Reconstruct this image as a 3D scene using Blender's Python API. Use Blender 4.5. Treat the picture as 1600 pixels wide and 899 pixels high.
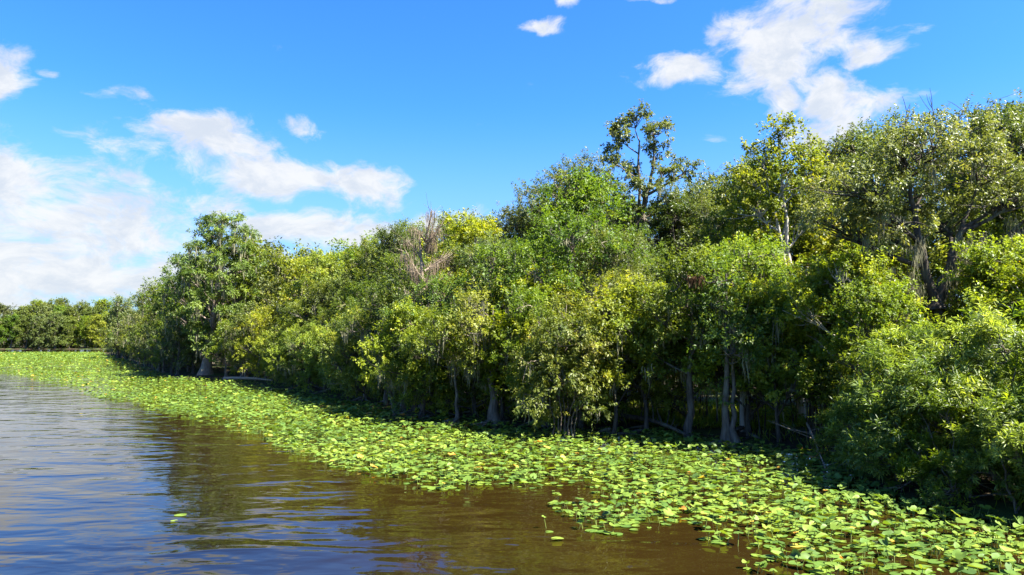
import bpy, math
import numpy as np
from mathutils import Vector

# ------------------------------------------------------------------ camera, sky, sun, exposure
for o in list(bpy.data.objects):
    bpy.data.objects.remove(o)
scene = bpy.context.scene
COL = scene.collection
PI = math.pi
CAM_Z, F, PITCH = 4.0, 1081.0, math.radians(4.26)

cam_d = bpy.data.cameras.new('camera')
cam_d.sensor_width = 36.0
cam_d.lens = 36.0 * F / 1600.0
cam_d.clip_start, cam_d.clip_end = 0.1, 6000.0
cam = bpy.data.objects.new('camera', cam_d)
cam.location = (0, 0, CAM_Z)
cam.rotation_euler = (PI / 2 + PITCH, 0, 0)
COL.objects.link(cam)
scene.camera = cam

SUN_AZ, SUN_EL = math.radians(114), math.radians(53)      # azimuth clockwise from +Y
SUN_DIR = Vector((math.sin(SUN_AZ) * math.cos(SUN_EL), math.cos(SUN_AZ) * math.cos(SUN_EL), math.sin(SUN_EL)))
sun_d = bpy.data.lights.new('sun', 'SUN')
sun_d.energy, sun_d.angle, sun_d.color = 5.0, math.radians(0.53), (1.0, 0.95, 0.86)
sun = bpy.data.objects.new('sun', sun_d)
sun.rotation_euler = (-SUN_DIR).to_track_quat('-Z', 'Y').to_euler()
sun.location = (60, 20, 80)
COL.objects.link(sun)

scene.view_settings.view_transform = 'Standard'
scene.view_settings.look = 'None'
scene.view_settings.gamma = 1.0
scene.view_settings.use_curve_mapping = False
scene.view_settings.exposure = 2.5
scene.cycles.max_bounces = 6
scene.cycles.diffuse_bounces = 4
scene.cycles.glossy_bounces = 3
scene.cycles.transmission_bounces = 4


class NT:
    """small helper to write node trees"""
    def __init__(self, tree):
        self.t = tree
        tree.nodes.clear()

    def n(self, kind, ins=None, **props):
        nd = self.t.nodes.new(kind)
        for k, v in props.items():
            setattr(nd, k, v)
        for k, v in (ins or {}).items():
            s = nd.inputs[k]
            if isinstance(v, bpy.types.NodeSocket):
                self.t.links.new(v, s)
            else:
                s.default_value = v
        return nd

    def math(self, op, a, b=0.0, c=0.0, clamp=False):
        return self.n('ShaderNodeMath', {0: a, 1: b, 2: c}, operation=op, use_clamp=clamp).outputs[0]

    def vec(self, op, a, b=(0, 0, 0)):
        nd = self.n('ShaderNodeVectorMath', {0: a, 1: b}, operation=op)
        return nd.outputs['Value'] if op in ('LENGTH', 'DOT_PRODUCT') else nd.outputs[0]

    def maprange(self, v, a, b, c=0.0, d=1.0, smooth=True):
        return self.n('ShaderNodeMapRange', {'Value': v, 'From Min': a, 'From Max': b, 'To Min': c, 'To Max': d},
                      interpolation_type='SMOOTHSTEP' if smooth else 'LINEAR').outputs[0]

    def noise(self, vec, scale, detail=3.0, rough=0.5, dist=0.0):
        return self.n('ShaderNodeTexNoise', {'Vector': vec, 'Scale': scale, 'Detail': detail, 'Roughness': rough,
                                             'Distortion': dist}).outputs['Fac']

    def mixc(self, fac, a, b, mode='MIX'):
        nd = self.n('ShaderNodeMix', data_type='RGBA', blend_type=mode)
        for s, v in ((nd.inputs[0], fac), (nd.inputs[6], a), (nd.inputs[7], b)):
            if isinstance(v, bpy.types.NodeSocket):
                self.t.links.new(v, s)
            else:
                s.default_value = v
        return nd.outputs[2]

    def ramp(self, fac, stops):
        nd = self.n('ShaderNodeValToRGB', {0: fac})
        el = nd.color_ramp.elements
        while len(el) < len(stops):
            el.new(0.5)
        for e, (p, c) in zip(el, stops):
            e.position = p
            e.color = (*c, 1.0)
        return nd.outputs[0]


# ---- world: clear blue sky with fair-weather clouds, laid out by azimuth and elevation
world = bpy.data.worlds.new('World')
scene.world = world
world.use_nodes = True
W = NT(world.node_tree)


def px_dir(px, py):
    u, v = (px - 800.0) / F, (449.5 - py) / F
    d = np.array([u, math.cos(PITCH) - v * math.sin(PITCH), math.sin(PITCH) + v * math.cos(PITCH)])
    return d / np.linalg.norm(d)


gen = W.n('ShaderNodeTexCoord').outputs['Generated']
dirv = W.vec('NORMALIZE', gen)
sep = W.n('ShaderNodeSeparateXYZ', {0: dirv})
X, Y, Z = sep.outputs
az = W.math('ARCTAN2', X, Y)
el = W.math('ARCSINE', Z)
uv = W.n('ShaderNodeCombineXYZ', {0: az, 1: el, 2: 0.0}).outputs[0]
sky = W.n('ShaderNodeTexSky', sky_type='NISHITA', sun_disc=False, sun_elevation=SUN_EL, sun_rotation=SUN_AZ,
          altitude=0.0, air_density=1.0, dust_density=0.6, ozone_density=3.0)
hsv = W.n('ShaderNodeHueSaturation', {'Hue': 0.503, 'Saturation': 1.22, 'Value': 1.0, 'Color': sky.outputs[0]}).outputs[0]
hsv = W.mixc(1.0, hsv, (0.36, 0.66, 1.0, 1), 'MULTIPLY')
hsv = W.mixc(W.maprange(el, 0.34, 0.0, 0.0, 0.8), hsv, (1.3, 1.9, 2.55, 1))
# noise on the direction, slightly stretched sideways
wv = W.n('ShaderNodeMapping', {'Vector': uv, 'Scale': (1.0, 1.7, 1.0)}).outputs[0]
warp = W.n('ShaderNodeTexNoise', {'Vector': wv, 'Scale': 7.0, 'Detail': 3.0}).outputs['Color']
warp = W.vec('MULTIPLY', W.vec('SUBTRACT', warp, (0.5, 0.5, 0.5)), (0.10, 0.07, 0.0))
uvw = W.vec('ADD', uv, warp)
fb = W.noise(W.vec('ADD', wv, warp), 13.0, 9.0, 0.66, 0.25)
big = W.noise(wv, 3.0, 2.0, 0.5)
CLOUDS = [  # px, py, half width px, half height px, weight
    (320, 222, 125, 46, 1.15), (430, 265, 130, 48, 1.2), (575, 285, 100, 44, 1.08), (480, 193, 50, 18, 0.58),
    (30, 300, 150, 85, 1.0), (120, 350, 230, 80, 1.0), (60, 420, 300, 75, 1.05), (300, 430, 260, 80, 0.9),
    (350, 318, 75, 35, 0.85), (520, 362, 190, 48, 1.05), (680, 350, 90, 30, 0.7),
    (5, 105, 62, 44, 1.0), (160, 215, 70, 34, 0.62), (95, 97, 22, 10, 0.8), (170, 135, 50, 16, 0.55), (130, 262, 100, 34, 0.72),
    (848, 39, 50, 13, 0.9), (900, 6, 42, 20, 0.95), (1072, 102, 88, 30, 1.0), (1125, 40, 42, 36, 0.8),
    (1215, 70, 104, 92, 1.08), (1290, 35, 90, 66, 1.0), (1205, 142, 46, 54, 1.0), (1290, 145, 68, 46, 1.1),
    (1370, 80, 55, 34, 0.9), (1340, 180, 74, 48, 1.0), (1270, 200, 76, 34, 0.9), (1425, 38, 36, 20, 0.6), (1110, 222, 22, 14, 0.55),
    (1600, 148, 60, 18, 0.6), (1030, 2, 70, 8, 0.6)]
mask = None
for (px, py, sx, sy, wgt) in CLOUDS:
    d = px_dir(px, py)
    a, e = math.atan2(d[0], d[1]), math.asin(d[2])
    q = W.vec('MULTIPLY', W.vec('SUBTRACT', uvw, (a, e, 0)), (F / sx * 0.92, F / sy * 0.96, 0))
    m = W.maprange(W.vec('LENGTH', q), 1.3, 0.15, 0.0, wgt)
    mask = m if mask is None else W.math('MAXIMUM', mask, m)
# scattered clouds go on all round outside the picture as well
behind = W.maprange(W.math('ABSOLUTE', az), 0.85, 1.15)
rest = W.math('MULTIPLY', W.maprange(big, 0.5, 0.72), behind)
low = W.maprange(el, 0.16, 0.02)
mask = W.math('MAXIMUM', mask, W.math('MULTIPLY', rest, 0.9))
mask = W.math('MAXIMUM', mask, W.math('MULTIPLY', low, 0.62))
dens = W.math('ADD', mask, W.math('MULTIPLY', W.math('SUBTRACT', fb, 0.5), 2.3))
dens = W.maprange(dens, 0.34, 1.0)
ccol = W.mixc(W.maprange(W.noise(W.vec('ADD', W.vec('ADD', wv, warp), (0.02, 0.035, 0.0)), 13.0, 9.0, 0.66, 0.25), 0.62, 0.36), (2.02, 2.2, 2.45, 1), (2.66, 2.7, 2.74, 1))
skycol = W.mixc(W.math('MULTIPLY', dens, 0.96), hsv, ccol)
bg = W.n('ShaderNodeBackground', {'Color': skycol, 'Strength': 0.064})
W.t.links.new(bg.outputs[0], W.n('ShaderNodeOutputWorld').inputs[0])


# ------------------------------------------------------------------ helpers
def ground(px, py, z=0.0):
    d = px_dir(px, py)
    t = (z - CAM_Z) / d[2]
    return np.array([d[0] * t, d[1] * t])


def at(px, depth):
    """world x of a picture column at a depth along +Y"""
    return (px - 800.0) / F * depth * (math.cos(PITCH) + 0.0)


def htop(py, depth):
    d = px_dir(800, py)
    return CAM_Z + d[2] / d[1] * depth


def project(x, y, z):
    c, s = math.cos(PITCH), math.sin(PITCH)
    dz = z - CAM_Z
    fw = y * c + dz * s
    up = -y * s + dz * c
    return 800 + F * x / fw, 449.5 - F * up / fw, fw


def vnoise(x, y, seed=0):
    """cheap value noise on arrays, 0..1"""
    xi, yi = np.floor(x).astype(np.int64), np.floor(y).astype(np.int64)
    fx, fy = x - xi, y - yi
    fx, fy = fx * fx * (3 - 2 * fx), fy * fy * (3 - 2 * fy)

    def h(a, b):
        v = np.sin(a * 127.1 + b * 311.7 + seed * 74.7) * 43758.5453
        return v - np.floor(v)
    return (h(xi, yi) * (1 - fx) + h(xi + 1, yi) * fx) * (1 - fy) + (h(xi, yi + 1) * (1 - fx) + h(xi + 1, yi + 1) * fx) * fy


def mesh_np(name, V, faces, mat, tint=None, smooth=False):
    """faces: (n,3) or (n,4) array, or a list of such arrays"""
    if not isinstance(faces, list):
        faces = [faces]
    faces = [np.asarray(f, np.int32) for f in faces if len(f)]
    me = bpy.data.meshes.new(name)
    V = np.asarray(V, np.float32)
    me.vertices.add(len(V))
    me.vertices.foreach_set('co', V.ravel())
    loops = np.concatenate([f.ravel() for f in faces])
    sizes = np.concatenate([np.full(len(f), f.shape[1], np.int32) for f in faces])
    starts = np.concatenate([[0], np.cumsum(sizes)[:-1]]).astype(np.int32)
    me.loops.add(len(loops))
    me.loops.foreach_set('vertex_index', loops)
    me.polygons.add(len(sizes))
    me.polygons.foreach_set('loop_start', starts)
    me.polygons.foreach_set('loop_total', sizes)
    if smooth:
        me.polygons.foreach_set('use_smooth', np.ones(len(sizes), bool))
    me.update(calc_edges=True)
    if tint is not None:
        a = me.attributes.new('tint', 'FLOAT', 'POINT')
        a.data.foreach_set('value', np.asarray(tint, np.float32))
    me.materials.append(mat)
    return me


def obj(name, me, parent=None, loc=None, **props):
    o = bpy.data.objects.new(name, me)
    COL.objects.link(o)
    if loc is not None:
        o.location = loc
    if parent is not None:
        o.parent = parent
    for k, v in props.items():
        o[k] = v
    return o


def unit(a):
    return a / np.maximum(np.linalg.norm(a, axis=-1, keepdims=True), 1e-9)


class Tubes:
    def __init__(self):
        self.V, self.Q, self.n = [], [], 0

    def add(self, P, R, sides=5, rng=None, flute=0.0):
        P = np.asarray(P, float)
        R = np.asarray(R, float)
        T = unit(np.gradient(P, axis=0))
        ref = np.array([0.31, 0.95, 0.05]) if abs(T[0][2]) > 0.5 else np.array([0.05, 0.1, 0.99])
        A = unit(np.cross(T, ref))
        B = np.cross(T, A)
        ang = np.arange(sides) * 2 * PI / sides
        rr = np.ones((len(P), sides))
        if flute:
            rr = 1 + flute * np.sin(ang * 4 + 0.7)[None, :] * np.linspace(1, 0.05, len(P))[:, None] ** 2
        ring = P[:, None, :] + (R[:, None] * rr)[:, :, None] * (np.cos(ang)[None, :, None] * A[:, None, :] + np.sin(ang)[None, :, None] * B[:, None, :])
        self.V.append(ring.reshape(-1, 3))
        i = np.arange(len(P) - 1)[:, None] * sides
        k = np.arange(sides)[None, :]
        k2 = (k + 1) % sides
        q = np.stack([i + k, i + k2, i + sides + k2, i + sides + k], -1).reshape(-1, 4) + self.n
        self.Q.append(q)
        self.n += len(P) * sides

    def mesh(self, name, mat):
        return mesh_np(name, np.concatenate(self.V), np.concatenate(self.Q), mat, smooth=True)


def bez(a, b, c, n):
    t = np.linspace(0, 1, n)[:, None]
    return (1 - t) ** 2 * a + 2 * t * (1 - t) * b + t * t * c


def leaf_arrays(P, D, N, L, Wd, fold=0.18):
    """folded leaf blades, four points and two triangles each"""
    D = unit(D)
    S = unit(np.cross(D, N))
    N = np.cross(S, D)
    L, Wd = L[:, None], Wd[:, None]
    v0 = P
    v2 = P + D * L - N * L * 0.10
    mid = P + D * L * 0.46
    v1 = mid + S * Wd * 0.5 + N * Wd * fold
    v3 = mid - S * Wd * 0.5 + N * Wd * fold
    n = len(P)
    V = np.stack([v0, v1, v2, v3], 1).reshape(-1, 3)
    b = np.arange(n)[:, None] * 4
    Fc = np.concatenate([b + np.array([[0, 1, 2]]), b + np.array([[0, 2, 3]])], 0)
    return V, Fc


# ------------------------------------------------------------------ materials
def new_mat(name):
    m = bpy.data.materials.new(name)
    m.use_nodes = True
    return m, NT(m.node_tree)


def finish(T, shader, disp=None):
    out = T.n('ShaderNodeOutputMaterial')
    T.t.links.new(shader, out.inputs[0])


def leaf_mat(name, stops, trans=0.42, rough=0.45, spec=0.28, vary=0.16, tgain=1.6):
    m, T = new_mat(name)
    tint = T.n('ShaderNodeAttribute', attribute_name='tint').outputs['Fac']
    rnd = T.n('ShaderNodeObjectInfo').outputs['Random']
    col = T.ramp(tint, stops)
    hs = T.n('ShaderNodeHueSaturation', {'Hue': T.maprange(rnd, 0, 1, 0.5 - 0.022, 0.5 + 0.016, False), 'Saturation': T.maprange(T.math('FRACT', T.math('MULTIPLY', rnd, 7.31)), 0, 1, 0.9, 1.06, False),
                                         'Value': T.maprange(T.math('FRACT', T.math('MULTIPLY', rnd, 3.77)), 0, 1, 1 - vary, 1 + vary, False), 'Color': col}).outputs[0]
    pr = T.n('ShaderNodeBsdfPrincipled', {'Base Color': hs, 'Roughness': rough, 'Specular IOR Level': spec})
    tc = T.mixc(1.0, hs, (tgain, tgain * 0.98, 0.55, 1), 'MULTIPLY')
    tr = T.n('ShaderNodeBsdfTranslucent', {'Color': tc})
    mx = T.n('ShaderNodeMixShader', {0: trans})
    T.t.links.new(pr.outputs[0], mx.inputs[1])
    T.t.links.new(tr.outputs[0], mx.inputs[2])
    finish(T, mx.outputs[0])
    return m


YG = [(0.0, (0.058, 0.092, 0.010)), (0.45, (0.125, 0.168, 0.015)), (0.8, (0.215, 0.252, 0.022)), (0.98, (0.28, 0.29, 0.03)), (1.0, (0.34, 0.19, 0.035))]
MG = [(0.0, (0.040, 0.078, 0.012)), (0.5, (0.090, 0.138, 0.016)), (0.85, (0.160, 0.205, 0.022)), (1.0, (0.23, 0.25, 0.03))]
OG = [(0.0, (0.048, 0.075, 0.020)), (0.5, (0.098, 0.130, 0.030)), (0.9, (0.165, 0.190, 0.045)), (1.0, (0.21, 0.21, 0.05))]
DK = [(0.0, (0.030, 0.052, 0.012)), (0.5, (0.066, 0.092, 0.018)), (0.9, (0.128, 0.145, 0.028)), (1.0, (0.165, 0.165, 0.035))]
CY = [(0.0, (0.042, 0.078, 0.013)), (0.5, (0.096, 0.138, 0.017)), (1.0, (0.190, 0.215, 0.026))]
WL = [(0.0, (0.045, 0.078, 0.012)), (0.45, (0.105, 0.150, 0.017)), (0.8, (0.200, 0.250, 0.024)), (1.0, (0.30, 0.34, 0.035))]
RU = [(0.0, (0.070, 0.105, 0.012)), (0.5, (0.150, 0.180, 0.018)), (0.85, (0.245, 0.225, 0.028)), (1.0, (0.30, 0.20, 0.035))]
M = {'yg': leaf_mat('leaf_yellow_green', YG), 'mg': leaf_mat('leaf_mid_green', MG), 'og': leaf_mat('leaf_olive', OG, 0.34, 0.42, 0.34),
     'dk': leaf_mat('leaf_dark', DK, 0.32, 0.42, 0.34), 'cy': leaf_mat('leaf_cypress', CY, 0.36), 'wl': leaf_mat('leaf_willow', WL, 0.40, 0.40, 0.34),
     'ru': leaf_mat('leaf_rust', RU, 0.4)}


def bark_mat(name, a, b, scale=9.0):
    m, T = new_mat(name)
    tc = T.n('ShaderNodeTexCoord').outputs['Object']
    mp = T.n('ShaderNodeMapping', {'Vector': tc, 'Scale': (1.0, 1.0, 0.16)}).outputs[0]
    f = T.noise(mp, scale, 5.0, 0.62)
    pat = T.noise(tc, 1.7, 3.0)
    col = T.mixc(T.maprange(f, 0.3, 0.7), (*a, 1), (*b, 1))
    col = T.mixc(T.maprange(pat, 0.5, 0.68, 0, 0.45), col, (0.15, 0.165, 0.11, 1))
    bp = T.n('ShaderNodeBump', {'Height': f, 'Strength': 0.8, 'Distance': 0.03})
    pr = T.n('ShaderNodeBsdfPrincipled', {'Base Color': col, 'Roughness': 0.88, 'Specular IOR Level': 0.15, 'Normal': bp.outputs[0]})
    finish(T, pr.outputs[0])
    return m


M['bark'] = bark_mat('bark_grey_brown', (0.05, 0.04, 0.030), (0.155, 0.13, 0.10))
M['bark_dark'] = bark_mat('bark_dark', (0.030, 0.024, 0.018), (0.095, 0.08, 0.062))
M['bark_pale'] = bark_mat('bark_pale', (0.24, 0.21, 0.17), (0.46, 0.42, 0.36))
M['bark_cypress'] = bark_mat('bark_cypress', (0.11, 0.08, 0.06), (0.27, 0.215, 0.17), 12.0)
M['dead_wood'] = bark_mat('dead_wood', (0.13, 0.10, 0.07), (0.33, 0.265, 0.19), 14.0)


def moss_mat(name, stops):
    m, T = new_mat(name)
    tint = T.n('ShaderNodeAttribute', attribute_name='tint').outputs['Fac']
    col = T.ramp(tint, stops)
    pr = T.n('ShaderNodeBsdfPrincipled', {'Base Color': col, 'Roughness': 0.95, 'Specular IOR Level': 0.1})
    tr = T.n('ShaderNodeBsdfTranslucent', {'Color': col})
    mx = T.n('ShaderNodeMixShader', {0: 0.42})
    T.t.links.new(pr.outputs[0], mx.inputs[1])
    T.t.links.new(tr.outputs[0], mx.inputs[2])
    finish(T, mx.outputs[0])
    return m


M['moss'] = moss_mat('spanish_moss', [(0.0, (0.15, 0.145, 0.085)), (0.5, (0.25, 0.24, 0.145)), (1.0, (0.34, 0.32, 0.20))])
M['dead_moss'] = moss_mat('dead_brown_moss', [(0.0, (0.13, 0.095, 0.06)), (0.5, (0.235, 0.18, 0.12)), (1.0, (0.33, 0.265, 0.19))])
M['dead_frond'] = moss_mat('dead_rusty_fronds', [(0.0, (0.05, 0.03, 0.018)), (0.5, (0.11, 0.06, 0.03)), (1.0, (0.20, 0.12, 0.06))])


# ------------------------------------------------------------------ setting: water and banks
SHORE_PX = [(150, 552.5), (176, 557), (200, 566), (228, 578), (262, 591), (340, 594), (420, 603), (500, 620), (600, 640), (690, 652), (770, 663),
            (850, 676), (900, 683), (940, 675), (1000, 671), (1060, 679), (1130, 696), (1200, 700), (1270, 711), (1330, 742), (1400, 772),
            (1480, 800), (1560, 820), (1640, 834)]
SHORE = [ground(*p) for p in SHORE_PX]
SHORE = [np.array([-95.0, 260.0]), np.array([-110.0, 215.0])] + SHORE + [np.array([13.0, 9.5]), np.array([15.0, 3.0]), np.array([17.0, -6.0]), np.array([19.0, -25.0])]
SHORE = np.array(SHORE)


def resample(P, step):
    seg = np.linalg.norm(np.diff(P, axis=0), axis=1)
    s = np.concatenate([[0], np.cumsum(seg)])
    t = np.arange(0, s[-1], step)
    return np.stack([np.interp(t, s, P[:, 0]), np.interp(t, s, P[:, 1])], 1)


def smooth_line(P, k):
    for _ in range(k):
        Q = P.copy()
        Q[1:-1] = 0.25 * P[:-2] + 0.5 * P[1:-1] + 0.25 * P[2:]
        P = Q
    return P


SL = smooth_line(resample(SHORE, 0.8), 6)
TG = unit(np.gradient(smooth_line(SL, 60), axis=0))
INW = np.stack([-TG[:, 1], TG[:, 0]], 1)
if (INW[len(SL) // 2] * np.array([1.0, 0.6])).sum() < 0:
    INW = -INW

m, T = new_mat('soil')
tc = T.n('ShaderNodeTexCoord').outputs['Object']
n1, n2, n3 = T.noise(tc, 0.35, 4.0), T.noise(tc, 4.0, 6.0, 0.65), T.noise(tc, 24.0, 4.0, 0.6)
col = T.mixc(T.maprange(n2, 0.35, 0.68), (0.018, 0.013, 0.008, 1), (0.060, 0.045, 0.026, 1))
col = T.mixc(T.maprange(n1, 0.46, 0.60, 0, 0.85), col, (0.045, 0.075, 0.016, 1))
bp = T.n('ShaderNodeBump', {'Height': T.math('ADD', n2, T.math('MULTIPLY', n3, 0.4)), 'Strength': 0.9, 'Distance': 0.12})
pr = T.n('ShaderNodeBsdfPrincipled', {'Base Color': col, 'Roughness': 0.95, 'Specular IOR Level': 0.1, 'Normal': bp.outputs[0]})
finish(T, pr.outputs[0])
M['soil'] = m

offs = [(-1.2, -0.35), (-0.3, -0.05), (0.5, 0.10), (1.6, 0.24), (4, 0.34), (9, 0.42), (18, 0.5), (45, 0.6)]
rows = []
for d_, z_ in offs:
    P = SL + INW * d_
    zz = z_ + (vnoise(P[:, 0] * 0.9, P[:, 1] * 0.9, 3) - 0.5) * (0.16 if d_ > 0 else 0.05)
    rows.append(np.column_stack([P, zz]))
far = SL * 0.6 + np.array([700.0, 420.0])
rows.append(np.column_stack([far, np.full(len(far), 0.7)]))
V = np.concatenate(rows)
n = len(SL)
i = np.arange(len(rows) - 1)[:, None] * n + np.arange(n - 1)[None, :]
Q = np.stack([i, i + 1, i + n + 1, i + n], -1).reshape(-1, 4)
obj('ground', mesh_np('ground', V, Q, M['soil'], smooth=True), kind='structure')

# far bank across the bend
FB = resample(np.array([[-520.0, 205.0], [-420.0, 262.0], [-300.0, 274.0], [-200.0, 276.0], [-110.0, 280.0], [-40.0, 285.0]]), 4.0)
rows = []
for d_, z_ in [(-2, -0.3), (0, 0.05), (3, 0.35), (30, 0.6), (900, 1.2)]:
    P = FB + np.array([-0.05, 1.0]) * d_ + np.array([0, 1]) * ((vnoise(FB[:, 0] * 0.05, FB[:, 1] * 0.05, 9) - 0.5) * 8)[:, None]
    rows.append(np.column_stack([P, np.full(len(P), z_)]))
V = np.concatenate(rows)
n = len(FB)
i = np.arange(len(rows) - 1)[:, None] * n + np.arange(n - 1)[None, :]
Q = np.stack([i, i + 1, i + n + 1, i + n], -1).reshape(-1, 4)
obj('ground_far_bank', mesh_np('ground_far_bank', V, Q, M['soil'], smooth=True), kind='structure')

m, T = new_mat('river_water')
tc = T.n('ShaderNodeTexCoord').outputs['Object']
r1 = T.n('ShaderNodeMapping', {'Vector': tc, 'Rotation': (0, 0, math.radians(-13)), 'Scale': (0.42, 1.0, 1.0)}).outputs[0]
r2 = T.n('ShaderNodeMapping', {'Vector': tc, 'Rotation': (0, 0, math.radians(16)), 'Scale': (0.55, 1.0, 1.0)}).outputs[0]
w1 = T.noise(r1, 0.85, 2.0, 0.45, 0.5)
w2 = T.noise(r2, 1.9, 2.0, 0.5, 0.3)
w3 = T.noise(r1, 6.5, 2.0, 0.5)
calm = T.maprange(T.noise(tc, 0.09, 2.0), 0.3, 0.7, 0.55, 1.15)
hgt = T.math('ADD', T.math('MULTIPLY', w1, 0.20), T.math('ADD', T.math('MULTIPLY', w2, 0.055), T.math('MULTIPLY', w3, 0.003)))
hgt = T.math('MULTIPLY', hgt, calm)
bp = T.n('ShaderNodeBump', {'Height': hgt, 'Strength': 0.72, 'Distance': 0.5})
# water base colour: amber beside the lily bed, darker out towards the channel
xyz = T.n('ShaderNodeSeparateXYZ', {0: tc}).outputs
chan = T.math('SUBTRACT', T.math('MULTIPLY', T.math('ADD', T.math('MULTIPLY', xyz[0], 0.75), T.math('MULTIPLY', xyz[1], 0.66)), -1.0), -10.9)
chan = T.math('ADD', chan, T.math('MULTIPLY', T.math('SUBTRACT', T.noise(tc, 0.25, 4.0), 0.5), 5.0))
water_col = T.mixc(T.maprange(chan, 0.5, 7.0), (0.014, 0.0082, 0.0018, 1), (0.0050, 0.0035, 0.0014, 1))
pr = T.n('ShaderNodeBsdfPrincipled', {'Base Color': water_col, 'Roughness': 0.03, 'IOR': 1.33, 'Specular IOR Level': 0.5, 'Normal': bp.outputs[0]})
finish(T, pr.outputs[0])
M['water'] = m
S = 2500.0
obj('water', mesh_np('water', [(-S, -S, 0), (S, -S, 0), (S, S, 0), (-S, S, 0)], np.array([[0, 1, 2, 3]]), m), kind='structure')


# ------------------------------------------------------------------ trees
def perp_rand(rng, D):
    r = rng.normal(size=D.shape)
    return unit(r - (r * D).sum(-1, keepdims=True) * D)


def moss_arrays(rng, anchors, lens, per=14, width=0.045, spread=0.16):
    """hanging strands: thin tapering ribbons of three segments"""
    A = np.repeat(np.asarray(anchors), per, 0)
    n = len(A)
    Ls = np.repeat(np.asarray(lens), per) * rng.uniform(0.35, 1.0, n)
    off_ = rng.normal(size=(n, 3)) * np.array([spread, spread, spread * 0.5])
    A = A + off_
    Ls = Ls * np.exp(-(off_[:, 0] ** 2 + off_[:, 1] ** 2) / (2.2 * spread * spread))
    ang = rng.uniform(0, PI, n)
    S = np.column_stack([np.cos(ang), np.sin(ang), np.zeros(n)])
    sway = rng.normal(size=(n, 2)) * 0.06
    Vs = []
    for k, (t, w) in enumerate(((0, 0.5), (0.3, 1.0), (0.68, 0.75), (1.0, 0.12))):
        c = A.copy()
        c[:, 2] -= Ls * t
        c[:, :2] += sway * (t * Ls)[:, None] + rng.normal(size=(n, 2)) * 0.02
        Vs += [c + S * (width * w * 0.5), c - S * (width * w * 0.5)]
    V = np.stack(Vs, 1).reshape(-1, 3)
    b = np.arange(n)[:, None] * 8
    Fq = np.concatenate([b + np.array([[2 * k, 2 * k + 1, 2 * k + 3, 2 * k + 2]]) for k in range(3)], 0)
    tint = np.repeat(np.clip(rng.normal(0.5, 0.22, n), 0, 1), 8)
    return V, Fq, tint


def path_at(P, t):
    s = np.linspace(0, 1, len(P))
    return np.array([np.interp(t, s, P[:, k]) for k in range(3)])


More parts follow.
